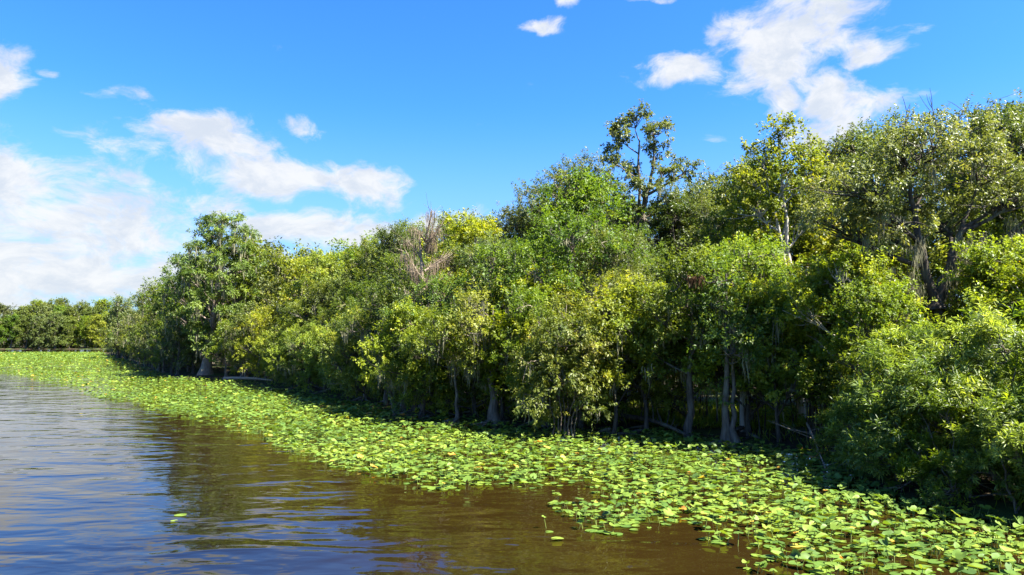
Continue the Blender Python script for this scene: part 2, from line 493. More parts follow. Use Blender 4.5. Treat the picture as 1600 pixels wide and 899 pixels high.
def make_tree(seed, name, trunk, r0, lobes, leafmat, bark, leaf=(0.12, 0.065), clumps=8, sprays=7, per=18, clump_r=0.5,
              spray_len=0.6, up=0.35, droop=0.25, moss=0, moss_len=(0.5, 1.4), roots=0, bare=0, bare_mat=None, limb_r=0.4,
              tint_mu=0.45, tint_sd=0.14, shell=0.5, flare=1.0, hang=0.0, mossmat='moss', tip=0.16, moss_w=0.045, moss_per=14, flat=0.75, limb_from=None):
    """trunk: list of polylines (first is the main stem); lobes: (x,y,z,rx,ry,rz) leafy masses, each carried by one limb"""
    rng = np.random.default_rng(seed)
    root = obj(name, None)
    stems = [np.asarray(t, float) for t in trunk]
    tb = Tubes()
    for k, P in enumerate(stems):
        Pn = bez(P[0], P[1], P[2], 12) if len(P) == 3 else np.stack([np.interp(np.linspace(0, 1, 14), np.linspace(0, 1, len(P)), P[:, c]) for c in range(3)], 1)
        Pn[1:-1] += rng.normal(size=(len(Pn) - 2, 3)) * np.array([0.05, 0.05, 0.0])
        stems[k] = Pn
        t = np.linspace(0, 1, len(Pn))
        R = r0 * (1 if k == 0 else 0.75) * (1 - 0.82 * t) + r0 * flare * np.exp(-t * 14)
        tb.add(Pn, R, 9, flute=0.22 if flare > 0.6 else 0.05)
        Pn[0, 2] = Pn[0, 2]
    for k in range(roots):
        a = rng.uniform(0, 2 * PI)
        L = rng.uniform(0.7, 1.6)
        b0 = stems[0][0] + np.array([math.cos(a) * r0 * 0.7, math.sin(a) * r0 * 0.7, rng.uniform(0.2, 0.55)])
        e = b0 + np.array([math.cos(a) * L, math.sin(a) * L, 0])
        e[2] = -0.15
        tb.add(bez(b0, (b0 + e) / 2 + np.array([0, 0, 0.12]), e, 6), np.linspace(0.09, 0.02, 6), 5)
    tr = obj('trunk', tb.mesh('trunk', M[bark]), root)
    br = Tubes()
    Ps, Ds, Ns, Ls, Ws, Ts = [], [], [], [], [], []
    anchors = []
    for (lx, ly, lz, rx, ry, rz) in lobes:
        c = np.array([lx, ly, lz], float)
        st = stems[0] if len(stems) == 1 else min(stems, key=lambda q: np.linalg.norm(q[-1] - c))
        hz = math.hypot(lx - st[-1][0], ly - st[-1][1])
        z0, z1 = st[0][2], st[-1][2]
        zt = np.clip(lz - 0.55 * hz - rz * 0.5, z0 + 0.12 * (z1 - z0), z1 - 0.02)
        tt = (zt - z0) / (z1 - z0)
        a = path_at(st, tt)
        lim = bez(a, a * 0.4 + c * 0.6 + np.array([0, 0, -0.12 * hz]) + rng.normal(size=3) * 0.15, c, 8)
        lr = r0 * (1 - 0.8 * tt) * limb_r + 0.012
        lt = Tubes()
        lt.add(lim, np.linspace(lr, 0.25 * lr + 0.006, 8), 6)
        obj('limb', lt.mesh('limb', M[bark]), tr)
        nc = max(3, int(round(clumps * (rx * ry * rz) ** (2 / 3))))
        d = unit(rng.normal(size=(nc, 3)) + np.array([0, 0, 0.25]))
        rr = rng.uniform(shell, 1.05, nc) * (1 + 0.22 * rng.normal(size=nc))
        C = c + d * rr[:, None] * np.array([rx, ry, rz])
        C[:, 2] = np.maximum(C[:, 2], 0.45)
        cr = clump_r * rng.uniform(0.7, 1.3, nc)
        for j in range(nc):
            a0 = path_at(lim, rng.uniform(0.35, 0.95))
            mid = (a0 + C[j]) / 2 + rng.normal(size=3) * 0.12 + np.array([0, 0, -0.08])
            br.add(bez(a0, mid, C[j], 5), np.linspace(0.02 + lr * 0.25, 0.008, 5), 4)
            anchors.append(C[j] + np.array([0, 0, -0.1]))
        out = unit((C - c) / np.array([rx, ry, rz]) + np.array([0, 0, 0.15]))
        # sprays
        ns = sprays
        Cc = np.repeat(C, ns, 0)
        O = np.repeat(out, ns, 0)
        sd = unit(O * 0.7 + np.array([0, 0, up]) + rng.normal(size=Cc.shape) * 0.75)
        sl = spray_len * rng.uniform(0.6, 1.35, len(Cc)) * np.repeat(cr / clump_r, ns)
        b0 = Cc + rng.normal(size=Cc.shape) * (np.repeat(cr, ns) * 0.45)[:, None] * np.array([1, 1, flat])
        tc_ = np.repeat(np.clip(rng.normal(tint_mu, tint_sd, nc), 0.02, 0.93), ns) + rng.normal(size=len(Cc)) * 0.05
        npr = per
        t = rng.uniform(0.05, 1.0, (len(Cc), npr)) ** 0.8
        B = np.repeat(b0, npr, 0)
        SD = np.repeat(sd, npr, 0)
        tl = t.ravel()
        SLn = np.repeat(sl, npr)
        P = B + SD * (tl * SLn)[:, None]
        P[:, 2] -= hang * (tl * SLn) ** 2
        pd = perp_rand(rng, SD)
        P += pd * rng.uniform(0, 0.05, len(P))[:, None]
        D = unit(SD * 0.55 + pd * 0.8 + np.array([0, 0, -droop]))
        N = unit(np.array([0, 0, 0.75]) + np.repeat(O, npr, 0) * 0.45 + rng.normal(size=P.shape) * 0.5)
        L = leaf[0] * rng.uniform(0.65, 1.3, len(P))
        Ps.append(P); Ds.append(D); Ns.append(N); Ls.append(L)
        Ws.append(L * leaf[1] / leaf[0] * rng.uniform(0.8, 1.2, len(P)))
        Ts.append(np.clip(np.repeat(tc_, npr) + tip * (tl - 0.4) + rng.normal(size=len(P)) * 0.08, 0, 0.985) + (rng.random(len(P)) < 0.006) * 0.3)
    P = np.concatenate(Ps)
    keep = P[:, 2] > 0.12
    P = P[keep]
    V, Fc = leaf_arrays(P, np.concatenate(Ds)[keep], np.concatenate(Ns)[keep], np.concatenate(Ls)[keep], np.concatenate(Ws)[keep])
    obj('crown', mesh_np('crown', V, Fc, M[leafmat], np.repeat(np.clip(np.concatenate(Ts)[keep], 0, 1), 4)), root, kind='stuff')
    if bare:
        for k in range(bare):
            l = lobes[rng.integers(len(lobes))]
            c = np.array(l[:3], float)
            d = unit(rng.normal(size=3) + np.array([0, 0, 0.3]))
            e = c + d * np.array(l[3:]) * rng.uniform(1.15, 1.6)
            bb = Tubes()
            P0 = bez(c, (c + e) / 2 + rng.normal(size=3) * 0.2, e, 6)
            bb.add(P0, np.linspace(0.03, 0.006, 6), 4)
            for q in range(4):
                s_ = path_at(P0, rng.uniform(0.4, 0.95))
                e2 = s_ + (d * 0.6 + rng.normal(size=3) * 0.6) * rng.uniform(0.3, 0.8)
                bb.add(bez(s_, (s_ + e2) / 2 + rng.normal(size=3) * 0.06, e2, 4), np.linspace(0.013, 0.004, 4), 3)
            obj('bare_branch', bb.mesh('bare_branch', M[bare_mat or ('bark' if k % 2 else 'dead_wood')]), root)
    obj('branches', br.mesh('branches', M[bark]), root, kind='stuff')
    if moss:
        idx = rng.choice(len(anchors), size=min(moss, len(anchors)), replace=False)
        A = np.array(anchors)[idx]
        Ln = rng.uniform(moss_len[0], moss_len[1], len(A))
        Ln = np.minimum(Ln, A[:, 2] - 0.3)
        V, Fq, tt = moss_arrays(rng, A, Ln, per=moss_per, width=moss_w)
        obj('hanging_moss', mesh_np('hanging_moss', V, Fq, M[mossmat], tt), root, kind='stuff')
    return root


def children(o):
    return [c for c in bpy.data.objects if c.parent == o]


KIDS = {}


def index_kids(root):
    def walk(o):
        ch = [c for c in bpy.data.objects if c.parent == o]
        return [(c, walk(c)) for c in ch]
    KIDS[root.name] = walk(root)


def copy_tree(root):
    r = root.copy()
    COL.objects.link(r)

    def walk(kids, par):
        for c, sub in kids:
            d = c.copy()
            COL.objects.link(d)
            d.parent = par
            walk(sub, d)
    walk(KIDS[root.name], r)
    return r


used = set()


def place(root, x, y, s=1.0, rz=0.0, z=0.1, label=None, cat='tree', group=None, sz=None):
    if root.name not in KIDS:
        index_kids(root)
    if root.name in used:
        o = copy_tree(root)
    else:
        o = root
        used.add(root.name)
    o.location = (x, y, z)
    o.rotation_euler = (0, 0, rz)
    o.scale = (s, s, sz or s)
    o['label'], o['category'] = label, cat
    if group:
        o['group'] = group
    return o


def lobes_for(seed, H, z0, R, n, size=0.46, top=True, lean=(0, 0), squash=0.85):
    rng = np.random.default_rng(seed)
    L = []
    for k in range(n):
        t = (k + 0.5) / n
        z = z0 + (H - z0) * (t ** 0.9) * 0.92
        prof = math.sin(PI * min(1, 0.18 + 0.80 * t)) ** 0.55
        a = k * 2.399 + rng.uniform(-0.5, 0.5)
        rad = R * prof * rng.uniform(0.38, 0.98)
        sz = R * size * rng.uniform(0.58, 1.2) * (0.6 + 0.4 * prof)
        L.append((math.cos(a) * rad + lean[0] * t, math.sin(a) * rad + lean[1] * t, z, sz, sz, sz * squash))
    if top:
        L.append((lean[0], lean[1], H - R * 0.28, R * 0.36, R * 0.36, R * 0.34))
        for q in range(3):
            a = rng.uniform(0, 2 * PI)
            w = rng.uniform(0.12, 0.2) * R
            L.append((lean[0] + math.cos(a) * R * 0.45, lean[1] + math.sin(a) * R * 0.45, H - R * rng.uniform(0.1, 0.3), w, w, w * 1.5))
    return L


def std_trunk(H, lean=(0, 0), wob=0.3, seed=0):
    r = np.random.default_rng(seed + 500)
    return [[(0, 0, -0.3), (lean[0] * 0.3 + r.normal() * wob, lean[1] * 0.3 + r.normal() * wob, H * 0.45), (lean[0], lean[1], H * 0.9)]]


# --- tree patterns: shoreline thicket, second row, tall row, each in several kinds
A_, B_, C_ = [], [], []
for k, (mt, bk) in enumerate((('yg', 'bark'), ('mg', 'bark_dark'), ('yg', 'bark_dark'), ('mg', 'bark'))):
    H = (5.6, 6.2, 5.0, 6.6)[k]
    A_.append(make_tree(10 + k, ('thicket_tree', 'laurel_tree', 'maple_tree', 'bay_tree')[k], std_trunk(H, (0.3, 0.2), 0.35, k), 0.13,
                        lobes_for(10 + k, H, (0.75, 1.1, 0.7, 1.2)[k], 2.5, 11, 0.42), mt, bk, leaf=((0.13, 0.075), (0.12, 0.06), (0.14, 0.08), (0.125, 0.06))[k],
                        clumps=15, sprays=8, per=17, clump_r=0.42, spray_len=0.55, moss=(14, 30, 18, 38)[k], moss_len=(0.7, 1.9), roots=6, bare=5, flare=1.2,
                        tint_mu=(0.55, 0.48, 0.6, 0.42)[k]))
for k, (mt, bk) in enumerate((('yg', 'bark'), ('mg', 'bark'), ('og', 'bark_dark'), ('yg', 'bark_pale'))):
    H = (9.2, 9.8, 9.4, 8.8)[k]
    B_.append(make_tree(30 + k, ('gum_tree', 'elm_tree', 'oak_tree', 'ash_tree')[k], std_trunk(H, (0.4, -0.3), 0.4, 10 + k), 0.2,
                        lobes_for(30 + k, H, 3.0, 2.9, 12, 0.40), mt, bk, leaf=((0.14, 0.08), (0.13, 0.065), (0.10, 0.05), (0.15, 0.08))[k],
                        clumps=13, sprays=8, per=(17, 17, 24, 16)[k], clump_r=0.46, spray_len=0.6, moss=(12, 26, 44, 10)[k], bare=6, flare=0.8,
                        tint_mu=(0.55, 0.45, 0.5, 0.62)[k]))
for k, (mt, bk) in enumerate((('mg', 'bark'), ('og', 'bark_dark'), ('dk', 'bark_dark'), ('yg', 'bark'))):
    H = (13.0, 13.6, 13.2, 12.6)[k]
    C_.append(make_tree(50 + k, ('tall_gum_tree', 'live_oak_tree', 'dark_oak_tree', 'tall_ash_tree')[k], std_trunk(H, (-0.5, 0.3), 0.5, 20 + k), 0.28,
                        lobes_for(50 + k, H, 5.5, 3.3, 13, 0.38), mt, bk, leaf=((0.15, 0.085), (0.12, 0.06), (0.13, 0.065), (0.16, 0.09))[k],
                        clumps=11, sprays=8, per=(17, 24, 20, 16)[k], clump_r=0.5, spray_len=0.65, moss=(20, 46, 24, 10)[k], bare=5, flare=0.6,
                        tint_mu=(0.5, 0.5, 0.45, 0.6)[k]))
# lighter ones for the part of the shore that lies far upstream
E_ = []
for k, (mt, bk) in enumerate((('mg', 'bark'), ('yg', 'bark'), ('og', 'bark_dark'), ('dk', 'bark_dark'))):
    H = 11.0
    E_.append(make_tree(70 + k, ('upstream_gum_tree', 'upstream_maple_tree', 'upstream_oak_tree', 'upstream_bay_tree')[k], std_trunk(H, (0.4, 0.3), 0.4, 30 + k), 0.24,
                        lobes_for(70 + k, H, 1.8, 3.4, 13, 0.40), mt, bk, leaf=(0.24, 0.13), clumps=7, sprays=7, per=9, clump_r=0.55, spray_len=0.75,
                        moss=(24, 14, 50, 30)[k], moss_len=(0.8, 2.2), moss_w=0.09, moss_per=9, tint_mu=(0.5, 0.6, 0.5, 0.5)[k]))

LAB = {
    'thicket_tree': ('low yellow-green bushy tree with leaves hanging down to the bank', 'shoreline thicket'),
    'laurel_tree': ('low mid-green tree with small leaves and dark stems at the bank', 'shoreline thicket'),
    'maple_tree': ('short broad-leaved light green tree leaning over the lily pads', 'shoreline thicket'),
    'bay_tree': ('mid-green shoreline tree with grey trunk and moss strands', 'shoreline thicket'),
    'gum_tree': ('yellow-green broadleaf tree rising behind the shoreline thicket', 'second row of trees'),
    'elm_tree': ('mid-green tree with moss rising behind the shoreline thicket', 'second row of trees'),
    'oak_tree': ('olive small-leaved oak draped in grey moss behind the thicket', 'second row of trees'),
    'ash_tree': ('bright yellow-green tree with pale bark behind the thicket', 'second row of trees'),
    'tall_gum_tree': ('tall mid-green tree at the back of the wood', 'tall trees at the back'),
    'live_oak_tree': ('tall olive oak with much grey moss at the back of the wood', 'tall trees at the back'),
    'dark_oak_tree': ('tall dark green oak against the sky at the back', 'tall trees at the back'),
    'tall_ash_tree': ('tall light yellow-green tree at the back of the wood', 'tall trees at the back'),
    'upstream_gum_tree': ('mid-green tree on the shore upstream beside the lily field', 'trees along the upstream shore'),
    'upstream_maple_tree': ('light green tree on the shore upstream beside the lily field', 'trees along the upstream shore'),
    'upstream_oak_tree': ('olive mossy tree on the shore upstream beside the lily field', 'trees along the upstream shore'),
    'upstream_bay_tree': ('dark green mossy tree on the shore upstream beside the lily field', 'trees along the upstream shore'),
}
rng = np.random.default_rng(4)
arc = np.concatenate([[0], np.cumsum(np.linalg.norm(np.diff(SL, axis=0), axis=1))])


def shore_at(s, d):
    i = int(np.clip(np.searchsorted(arc, s), 0, len(SL) - 1))
    return SL[i] + INW[i] * d


HERO = []     # filled below with (x, y, keep-out radius)


def base(root):
    return root.name.split('.')[0]


PLANTED = []


SIL = np.array([(60, 480), (165, 472), (185, 462), (215, 464), (240, 442), (265, 433), (290, 402), (300, 385), (330, 372), (385, 372), (410, 382), (440, 396), (470, 404), (490, 388), (520, 390), (560, 378), (600, 360),
                (640, 354), (690, 346), (735, 326), (770, 350), (800, 318), (830, 320), (870, 282), (900, 266), (925, 258), (945, 318), (1050, 318), (1080, 280), (1130, 268), (1160, 262), (1220, 262), (1280, 240), (1330, 240),
                (1375, 222), (1400, 205), (1500, 190), (1530, 158), (1600, 158), (1760, 170)])


def plant(root, x, y, s, sz=None):
    # no crown may stand higher than the skyline of the wood
    H_ = s * 0.98 * (13.2 if root in C_ else 9.3 if root in B_ else 5.8 if root in A_ else 11.0)
    u_, v_, _ = project(x, y, H_ + 0.15)
    cap = max(np.interp(u_ + q, SIL[:, 0], SIL[:, 1]) for q in (-16, 0, 16))
    if v_ < cap:
        hz = htop(cap, y) - 0.15
        s *= hz / H_
        if hz / H_ < 0.62:
            return
    kind = base(root)
    lab, grp = LAB[kind]
    PLANTED.append((kind, place(root, x, y, s, rng.uniform(0, 2 * PI), 0.15, lab, 'tree', grp, sz)))


NEAR = 62.0


def row(off, step, near_set, jit, smin, smax, far_scale, dmax=172.0):
    s = rng.uniform(0, step)
    k = rng.integers(0, 4)
    while s < arc[-1]:
        p = shore_at(s, off + rng.uniform(-jit, jit))
        s_here = s
        D = p[1]
        far_ = D > NEAR
        s += step * rng.uniform(0.8, 1.2) * ((1.3 if off < 8 else 1.7) if far_ else 1.0)
        if D < 3:
            continue
        u, v, fw = project(p[0], p[1], 3.0)
        if u > 1730 or u < 100 or D > dmax or (D > 105 and off > 10):
            continue
        if any(math.hypot(p[0] - hx, p[1] - hy) < hr for hx, hy, hr in HERO):
            continue
        if off < 2 and 930 < u < 1315:
            continue
        if off > 4 and any(math.hypot(p[0] - hx, p[1] - hy) < hr for hx, hy, hr in GAP):
            continue
        k += rng.integers(1, 4)
        if far_:
            plant(E_[k % 4], p[0], p[1], far_scale * rng.uniform(0.85, 1.12))
        else:
            plant(near_set[k % len(near_set)], p[0], p[1], rng.uniform(smin, smax))


# individual trees that stand out (x column, depth)
def pos(px, depth):
    return at(px, depth), depth


oak_p, tall_p, snag_p, pale_p, cyp_p = pos(1465, 24.5), pos(1006, 44), pos(660, 39), pos(1240, 32), pos(338, 73)
HERO += [(*oak_p, 3.0), (*tall_p, 2.0), (*snag_p, 1.8), (*pale_p, 1.9), (*cyp_p, 3.5), (*pos(1450, 18.0), 5.5)]

GAP = [(*pos(1115, 35.0), 4.2), (*pos(1237, 29.3), 1.9), (*pos(1225, 26.6), 1.6), (*pos(1462, 21.5), 2.5)]
row(0.9, 2.7, A_, 0.4, 0.7, 0.98, 0.5)
row(2.6, 2.9, A_, 0.6, 0.95, 1.25, 0.62)
row(5.2, 3.5, B_, 0.9, 0.86, 1.08, 0.9)
row(9.5, 4.6, B_ + C_[:2], 1.2, 0.95, 1.1, 1.1)
row(15.0, 5.2, C_, 1.5, 0.92, 1.1, 1.2)
row(21.5, 6.5, C_, 1.5, 0.98, 1.15, 1.28)


PH = {}


def fill(px, depth, root, top):
    """a tree at a column and depth, tall enough for its top to reach a picture row"""
    H = {'tall': 13.2, 'B': 9.3, 'A': 5.8, 'up': 11.0}['tall' if root in C_ else 'B' if root in B_ else 'A' if root in A_ else 'up']
    sc_ = htop(top, depth) / (H * 1.04)
    plant(root, at(px, depth), depth, sc_)


for a_ in ((1310, 40, C_[0], 236), (1350, 37, C_[1], 226), (1395, 35, C_[1], 205), (1290, 35, B_[2], 300), (1540, 34, C_[2], 156), (1595, 30, C_[2], 168), (1640, 27, C_[1], 190),
           (1340, 31, B_[3], 330), (1380, 29, B_[0], 375), (1130, 46, C_[2], 266), (1190, 38, C_[0], 226), (1075, 43, C_[1], 300), (1555, 27.5, B_[1], 345), (1610, 23, B_[0], 380),
           (1270, 28, B_[3], 440), (1350, 26.5, B_[3], 400), (1330, 28.5, B_[0], 420), (1165, 31, B_[0], 370), (905, 44, C_[1], 262), (860, 45, C_[1], 285), (922, 47, C_[0], 258),
           (800, 48, C_[2], 318), (735, 44, C_[3], 325), (620, 52, C_[2], 352), (690, 50, C_[0], 345), (570, 56, C_[0], 372), (500, 62, C_[3], 388),
           (440, 74, E_[0], 392), (410, 82, E_[3], 378), (300, 84, E_[2], 395), (278, 92, E_[0], 415), (250, 100, E_[0], 432), (232, 112, E_[2], 442), (186, 140, E_[2], 460), (380, 76, E_[0], 375), (470, 70, E_[1], 402), (648, 36.4, A_[0], 478), (678, 36.6, A_[3], 470), (662, 35.6, A_[1], 500), (1330, 24.3, B_[3], 385), (1368, 22.8, B_[0], 432), (1300, 25.8, B_[3], 410), (1585, 22.4, B_[0], 372), (1640, 20.8, B_[3], 395)):
    fill(*a_)

# --- bald cypress with a layered flat-topped crown
rg = np.random.default_rng(77)
lob = []
for z, r, k in ((16.4, 1.9, 3), (15.0, 2.7, 4), (13.4, 3.3, 5), (11.8, 4.0, 6), (10.2, 4.5, 6), (8.4, 4.7, 6), (6.6, 4.4, 6), (5.0, 4.0, 5), (3.4, 3.6, 4)):
    a0 = rg.uniform(0, 6.28)
    for j in range(k):
        a = a0 + j * 2 * PI / k + rg.uniform(-0.35, 0.35)
        q = r * rg.uniform(0.5, 0.95)
        lob.append((math.cos(a) * q, math.sin(a) * q, z + rg.uniform(-0.45, 0.45), 1.25, 1.25, 0.42))
cyp = make_tree(77, 'cypress_tree', [[(-0.9, -0.6, -0.3), (-0.1, 0, 7), (0.3, 0, 16.4)]], 0.42, lob, 'cy', 'bark_cypress', leaf=(0.26, 0.09), clumps=11,
                sprays=9, per=13, clump_r=0.45, spray_len=0.6, up=0.05, droop=0.35, moss=170, moss_len=(1.0, 2.8), moss_w=0.10, moss_per=9, roots=4,
                flare=1.3, limb_r=0.3, flat=0.4, tint_mu=0.5)
place(cyp, *cyp_p, 1.0, 0.0, 0.1, 'tall bald cypress with tiered flat top, moss and brown flared trunk', 'tree')

# --- tall broad-leaved tree that stands above the rest, open crown with visible limbs
lob = [(q[0] * 1.25, q[1] * 1.2, *q[2:]) for q in [(-1.3, 0.2, 17.0, 0.95, 0.9, 0.8), (0.7, 0.1, 17.1, 0.95, 0.8, 0.7), (-0.4, -0.3, 17.9, 0.8, 0.8, 0.5), (1.0, 0.4, 16.0, 0.7, 0.7, 0.55), (-1.7, 0, 15.4, 0.65, 0.7, 0.5),
       (2.4, 0.1, 14.7, 0.75, 0.7, 0.5), (1.3, -0.3, 14.3, 0.7, 0.7, 0.5), (-0.7, 0.5, 14.6, 0.8, 0.8, 0.55), (0.1, -0.5, 13.4, 0.9, 0.9, 0.6), (-1.4, 0.3, 13.2, 0.7, 0.7, 0.5),
       (1.3, 0.3, 12.4, 0.9, 0.9, 0.6), (-0.6, 0, 11.6, 0.9, 0.9, 0.7), (0.9, 0.2, 10.8, 1.0, 1.0, 0.7), (-1.3, 0.1, 9.6, 1.2, 1.2, 0.9)]]
tall = make_tree(88, 'magnolia_tree', [[(0, 0, -0.3), (-0.4, 0, 8), (-0.1, 0, 16.6)], [(-0.2, 0, 11.0), (0.5, 0, 13.2), (0.9, 0, 16.4)]], 0.27, lob, 'og', 'bark', leaf=(0.18, 0.095), clumps=15,
                 sprays=8, per=16, clump_r=0.34, spray_len=0.46, up=0.3, droop=0.3, moss=16, moss_len=(0.5, 1.3), flare=0.5, limb_r=0.55, tint_mu=0.58, tint_sd=0.12)
place(tall, *tall_p, 1.0, 0.0, 0.2, 'tallest open-crowned tree with dark olive leaves standing above the wood', 'tree')

# --- dead snag hung with brown moss
def snag():
    r = np.random.default_rng(5)
    root = obj('dead_tree', None)
    tb = Tubes()
    tb.add(bez(np.array([0, 0, -0.2]), np.array([0.25, 0, 5]), np.array([-0.25, 0, 10.6]), 12), np.linspace(0.26, 0.05, 12), 8)
    tr = obj('trunk', tb.mesh('trunk', M['dead_wood']), root)
    A, Ln = [], []
    for k in range(22):
        z = r.uniform(5.6, 10.4)
        a = r.uniform(0, 2 * PI)
        L = r.uniform(1.0, 2.3) * (1.0 if z < 9.4 else 0.7)
        b0 = np.array([0.1, 0, z])
        e = b0 + np.array([math.cos(a) * L, math.sin(a) * L, r.uniform(0.6, 2.0)])
        P0 = bez(b0, (b0 + e) / 2 + r.normal(size=3) * 0.2, e, 7)
        lt = Tubes()
        lt.add(P0, np.linspace(0.065, 0.012, 7), 5)
        for q in range(9):
            s_ = path_at(P0, r.uniform(0.3, 0.95))
            e2 = s_ + (unit(e - b0) * 0.7 + r.normal(size=3) * 0.5) * r.uniform(0.4, 1.0)
            lt.add(bez(s_, (s_ + e2) / 2 + r.normal(size=3) * 0.06, e2, 4), np.linspace(0.016, 0.005, 4), 3)
        obj('limb', lt.mesh('limb', M['dead_wood']), tr)
        for q in range(5):
            A.append(path_at(P0, r.uniform(0.2, 1.0)))
            Ln.append(r.uniform(0.5, 1.7))
    V, Fq, tt = moss_arrays(r, A, Ln, per=24, width=0.03, spread=0.24)
    obj('hanging_moss', mesh_np('hanging_moss', V, Fq, M['dead_moss'], tt), root, kind='stuff')
    return root


place(snag(), *snag_p, 0.92, 0.3, 0.2, 'leafless dead tree hung with pale brown moss among green crowns', 'dead tree')

# --- spreading mossy oak with dark forked trunk
lob = [(-2.6, -0.3, 9.0, 1.5, 1.4, 0.9), (-1.2, -0.5, 10.2, 1.5, 1.4, 0.9), (0.4, -0.2, 10.8, 1.5, 1.5, 0.8), (1.9, 0, 10.1, 1.6, 1.5, 0.9), (3.4, 0.2, 9.3, 1.5, 1.4, 0.9),
       (-3.4, 0.4, 7.9, 1.2, 1.2, 0.8), (-1.9, -0.8, 7.9, 1.2, 1.0, 0.7), (0.0, 0.9, 9.2, 1.4, 1.0, 0.8), (2.5, -0.8, 8.7, 1.1, 1.0, 0.6), (4.3, -0.2, 8.4, 1.0, 1.0, 0.7),
       (-0.6, 1.2, 7.6, 1.2, 1.0, 0.8), (1.2, 1.4, 8.2, 1.3, 1.1, 0.7)]
oak = make_tree(99, 'mossy_oak_tree', [[(0, 0, -0.3), (0.15, 0, 3.4), (0.0, 0, 5.0), (-0.6, 0, 7.4), (-0.8, -0.2, 9.6)], [(0.02, 0, 4.8), (0.5, 0, 6.6), (1.5, 0, 8.8)]], 0.30, lob, 'og', 'bark_dark',
                leaf=(0.115, 0.055), clumps=15, sprays=9, per=20, clump_r=0.42, spray_len=0.5, moss=14, moss_len=(0.6, 1.4), moss_per=16, bare=8, bare_mat='bark', flare=0.7,
                limb_r=0.62, tint_mu=0.6)
r_ = np.random.default_rng(6)
A, Ln = [], []
for (mx, mz, n_) in ((-1.2, 7.4, 5), (-0.9, 6.6, 4), (0.9, 7.2, 6), (1.6, 6.9, 5), (2.6, 7.9, 6), (3.3, 8.0, 5), (-2.4, 7.2, 3), (0.3, 6.2, 5), (0.8, 5.4, 3)):
    for q in range(n_):
        A.append((mx + r_.normal() * 0.25, -0.5 + r_.normal() * 0.3, mz + r_.normal() * 0.55))
        Ln.append(r_.uniform(0.5, 1.7))
V, Fq, tt = moss_arrays(r_, A, Ln, per=30, width=0.022, spread=0.16)
obj('hanging_moss', mesh_np('hanging_moss', V, Fq, M['moss'], tt), oak, kind='stuff')
for q in range(6):
    b0 = np.array([r_.uniform(-2.6, 0.8), r_.normal() * 0.4, 10.2])
    e = b0 + np.array([r_.normal() * 0.5, r_.normal() * 0.3, r_.uniform(1.6, 2.7)])
    bb = Tubes()
    P0 = bez(b0, (b0 + e) / 2 + r_.normal(size=3) * 0.25, e, 7)
    bb.add(P0, np.linspace(0.035, 0.007, 7), 4)
    for w in range(6):
        s_ = path_at(P0, r_.uniform(0.35, 0.95))
        e2 = s_ + np.array([r_.normal() * 0.45, r_.normal() * 0.3, r_.uniform(0.1, 0.7)])
        bb.add(bez(s_, (s_ + e2) / 2 + r_.normal(size=3) * 0.06, e2, 4), np.linspace(0.014, 0.005, 4), 3)
    obj('bare_branch', bb.mesh('bare_branch', M['bark']), oak)
place(oak, *oak_p, 1.0, 0.0, 0.2, 'spreading oak with dark forked trunk and long grey moss curtains', 'tree')

# --- slender bright tree with twin pale trunks
lob = [(-0.4, 0, 13.4, 0.6, 0.6, 0.8), (-1.2, 0.2, 12.3, 0.9, 0.9, 0.8), (0.5, -0.1, 12.4, 0.9, 0.8, 0.8), (-1.9, 0, 11.2, 1.0, 0.9, 0.7), (1.2, 0.1, 11.4, 1.0, 0.9, 0.8),
       (-0.4, -0.5, 10.9, 1.0, 0.9, 0.8), (-1.6, 0, 9.6, 1.1, 1.0, 0.8), (1.2, 0.5, 9.6, 1.0, 1.0, 0.8), (-2.2, 0.2, 8.2, 1.0, 1.0, 0.8), (1.6, 0.6, 7.9, 0.9, 0.9, 0.7), (0.2, 0.9, 9.6, 1.0, 0.8, 0.8)]
pale = make_tree(111, 'pale_barked_tree', [[(0.25, 0, -0.3), (0.1, 0, 6.0), (-0.45, 0, 13.2)], [(0.05, -0.1, 5.0), (-0.45, -0.15, 8), (-1.1, 0, 11.5)]], 0.19, lob, 'mg', 'bark_pale', leaf=(0.15, 0.085), clumps=15,
                 sprays=8, per=15, clump_r=0.4, spray_len=0.5, moss=5, bare=4, flare=0.5, limb_r=0.5, tint_mu=0.66)
place(pale, *pale_p, 1.0, 0.0, 0.2, 'slender tree with twin pale bare trunks and bright green top', 'tree')

# --- narrow-leaved willow bushes on the near bank
WLs = []
for k, H in enumerate((4.9, 4.2, 3.0)):
    r = np.random.default_rng(200 + k)
    st = []
    lob = []
    R = (2.3, 2.0, 1.5)[k]
    for q in range((13, 11, 8)[k]):
        a = q * 2.399
        rad = R * math.sqrt((q + 0.4) / 13) * 1.0
        z = H * (1 - 0.62 * (rad / R) ** 1.7) - 0.55 + r.uniform(-0.3, 0.3)
        q_ = r.uniform(0.42, 0.78)
        lob.append((math.cos(a) * rad, math.sin(a) * rad, max(z + r.uniform(-0.45, 0.4), 0.75), q_, q_, q_ * 1.05))
        if q > 6:
            lob.append((math.cos(a) * rad * 1.05, math.sin(a) * rad * 1.05, 0.8, 0.6, 0.6, 0.5))
    for q in range(5):
        a = q * 1.3
        st.append([(math.cos(a) * 0.2, math.sin(a) * 0.2, -0.3), (math.cos(a) * 0.5, math.sin(a) * 0.5, H * 0.4), (math.cos(a) * R * 0.6, math.sin(a) * R * 0.6, H * 0.75)])
    WLs.append(make_tree(200 + k, ('willow_bush', 'willow_shrub', 'willow_thicket')[k], st, 0.06, lob, 'wl', 'bark', leaf=(0.165, 0.032), clumps=24, sprays=8, per=20, clump_r=0.26,
                         spray_len=0.42, up=0.75, droop=0.12, shell=0.4, flare=0.2, tint_mu=0.45, tint_sd=0.19, tip=0.4, bare=2))
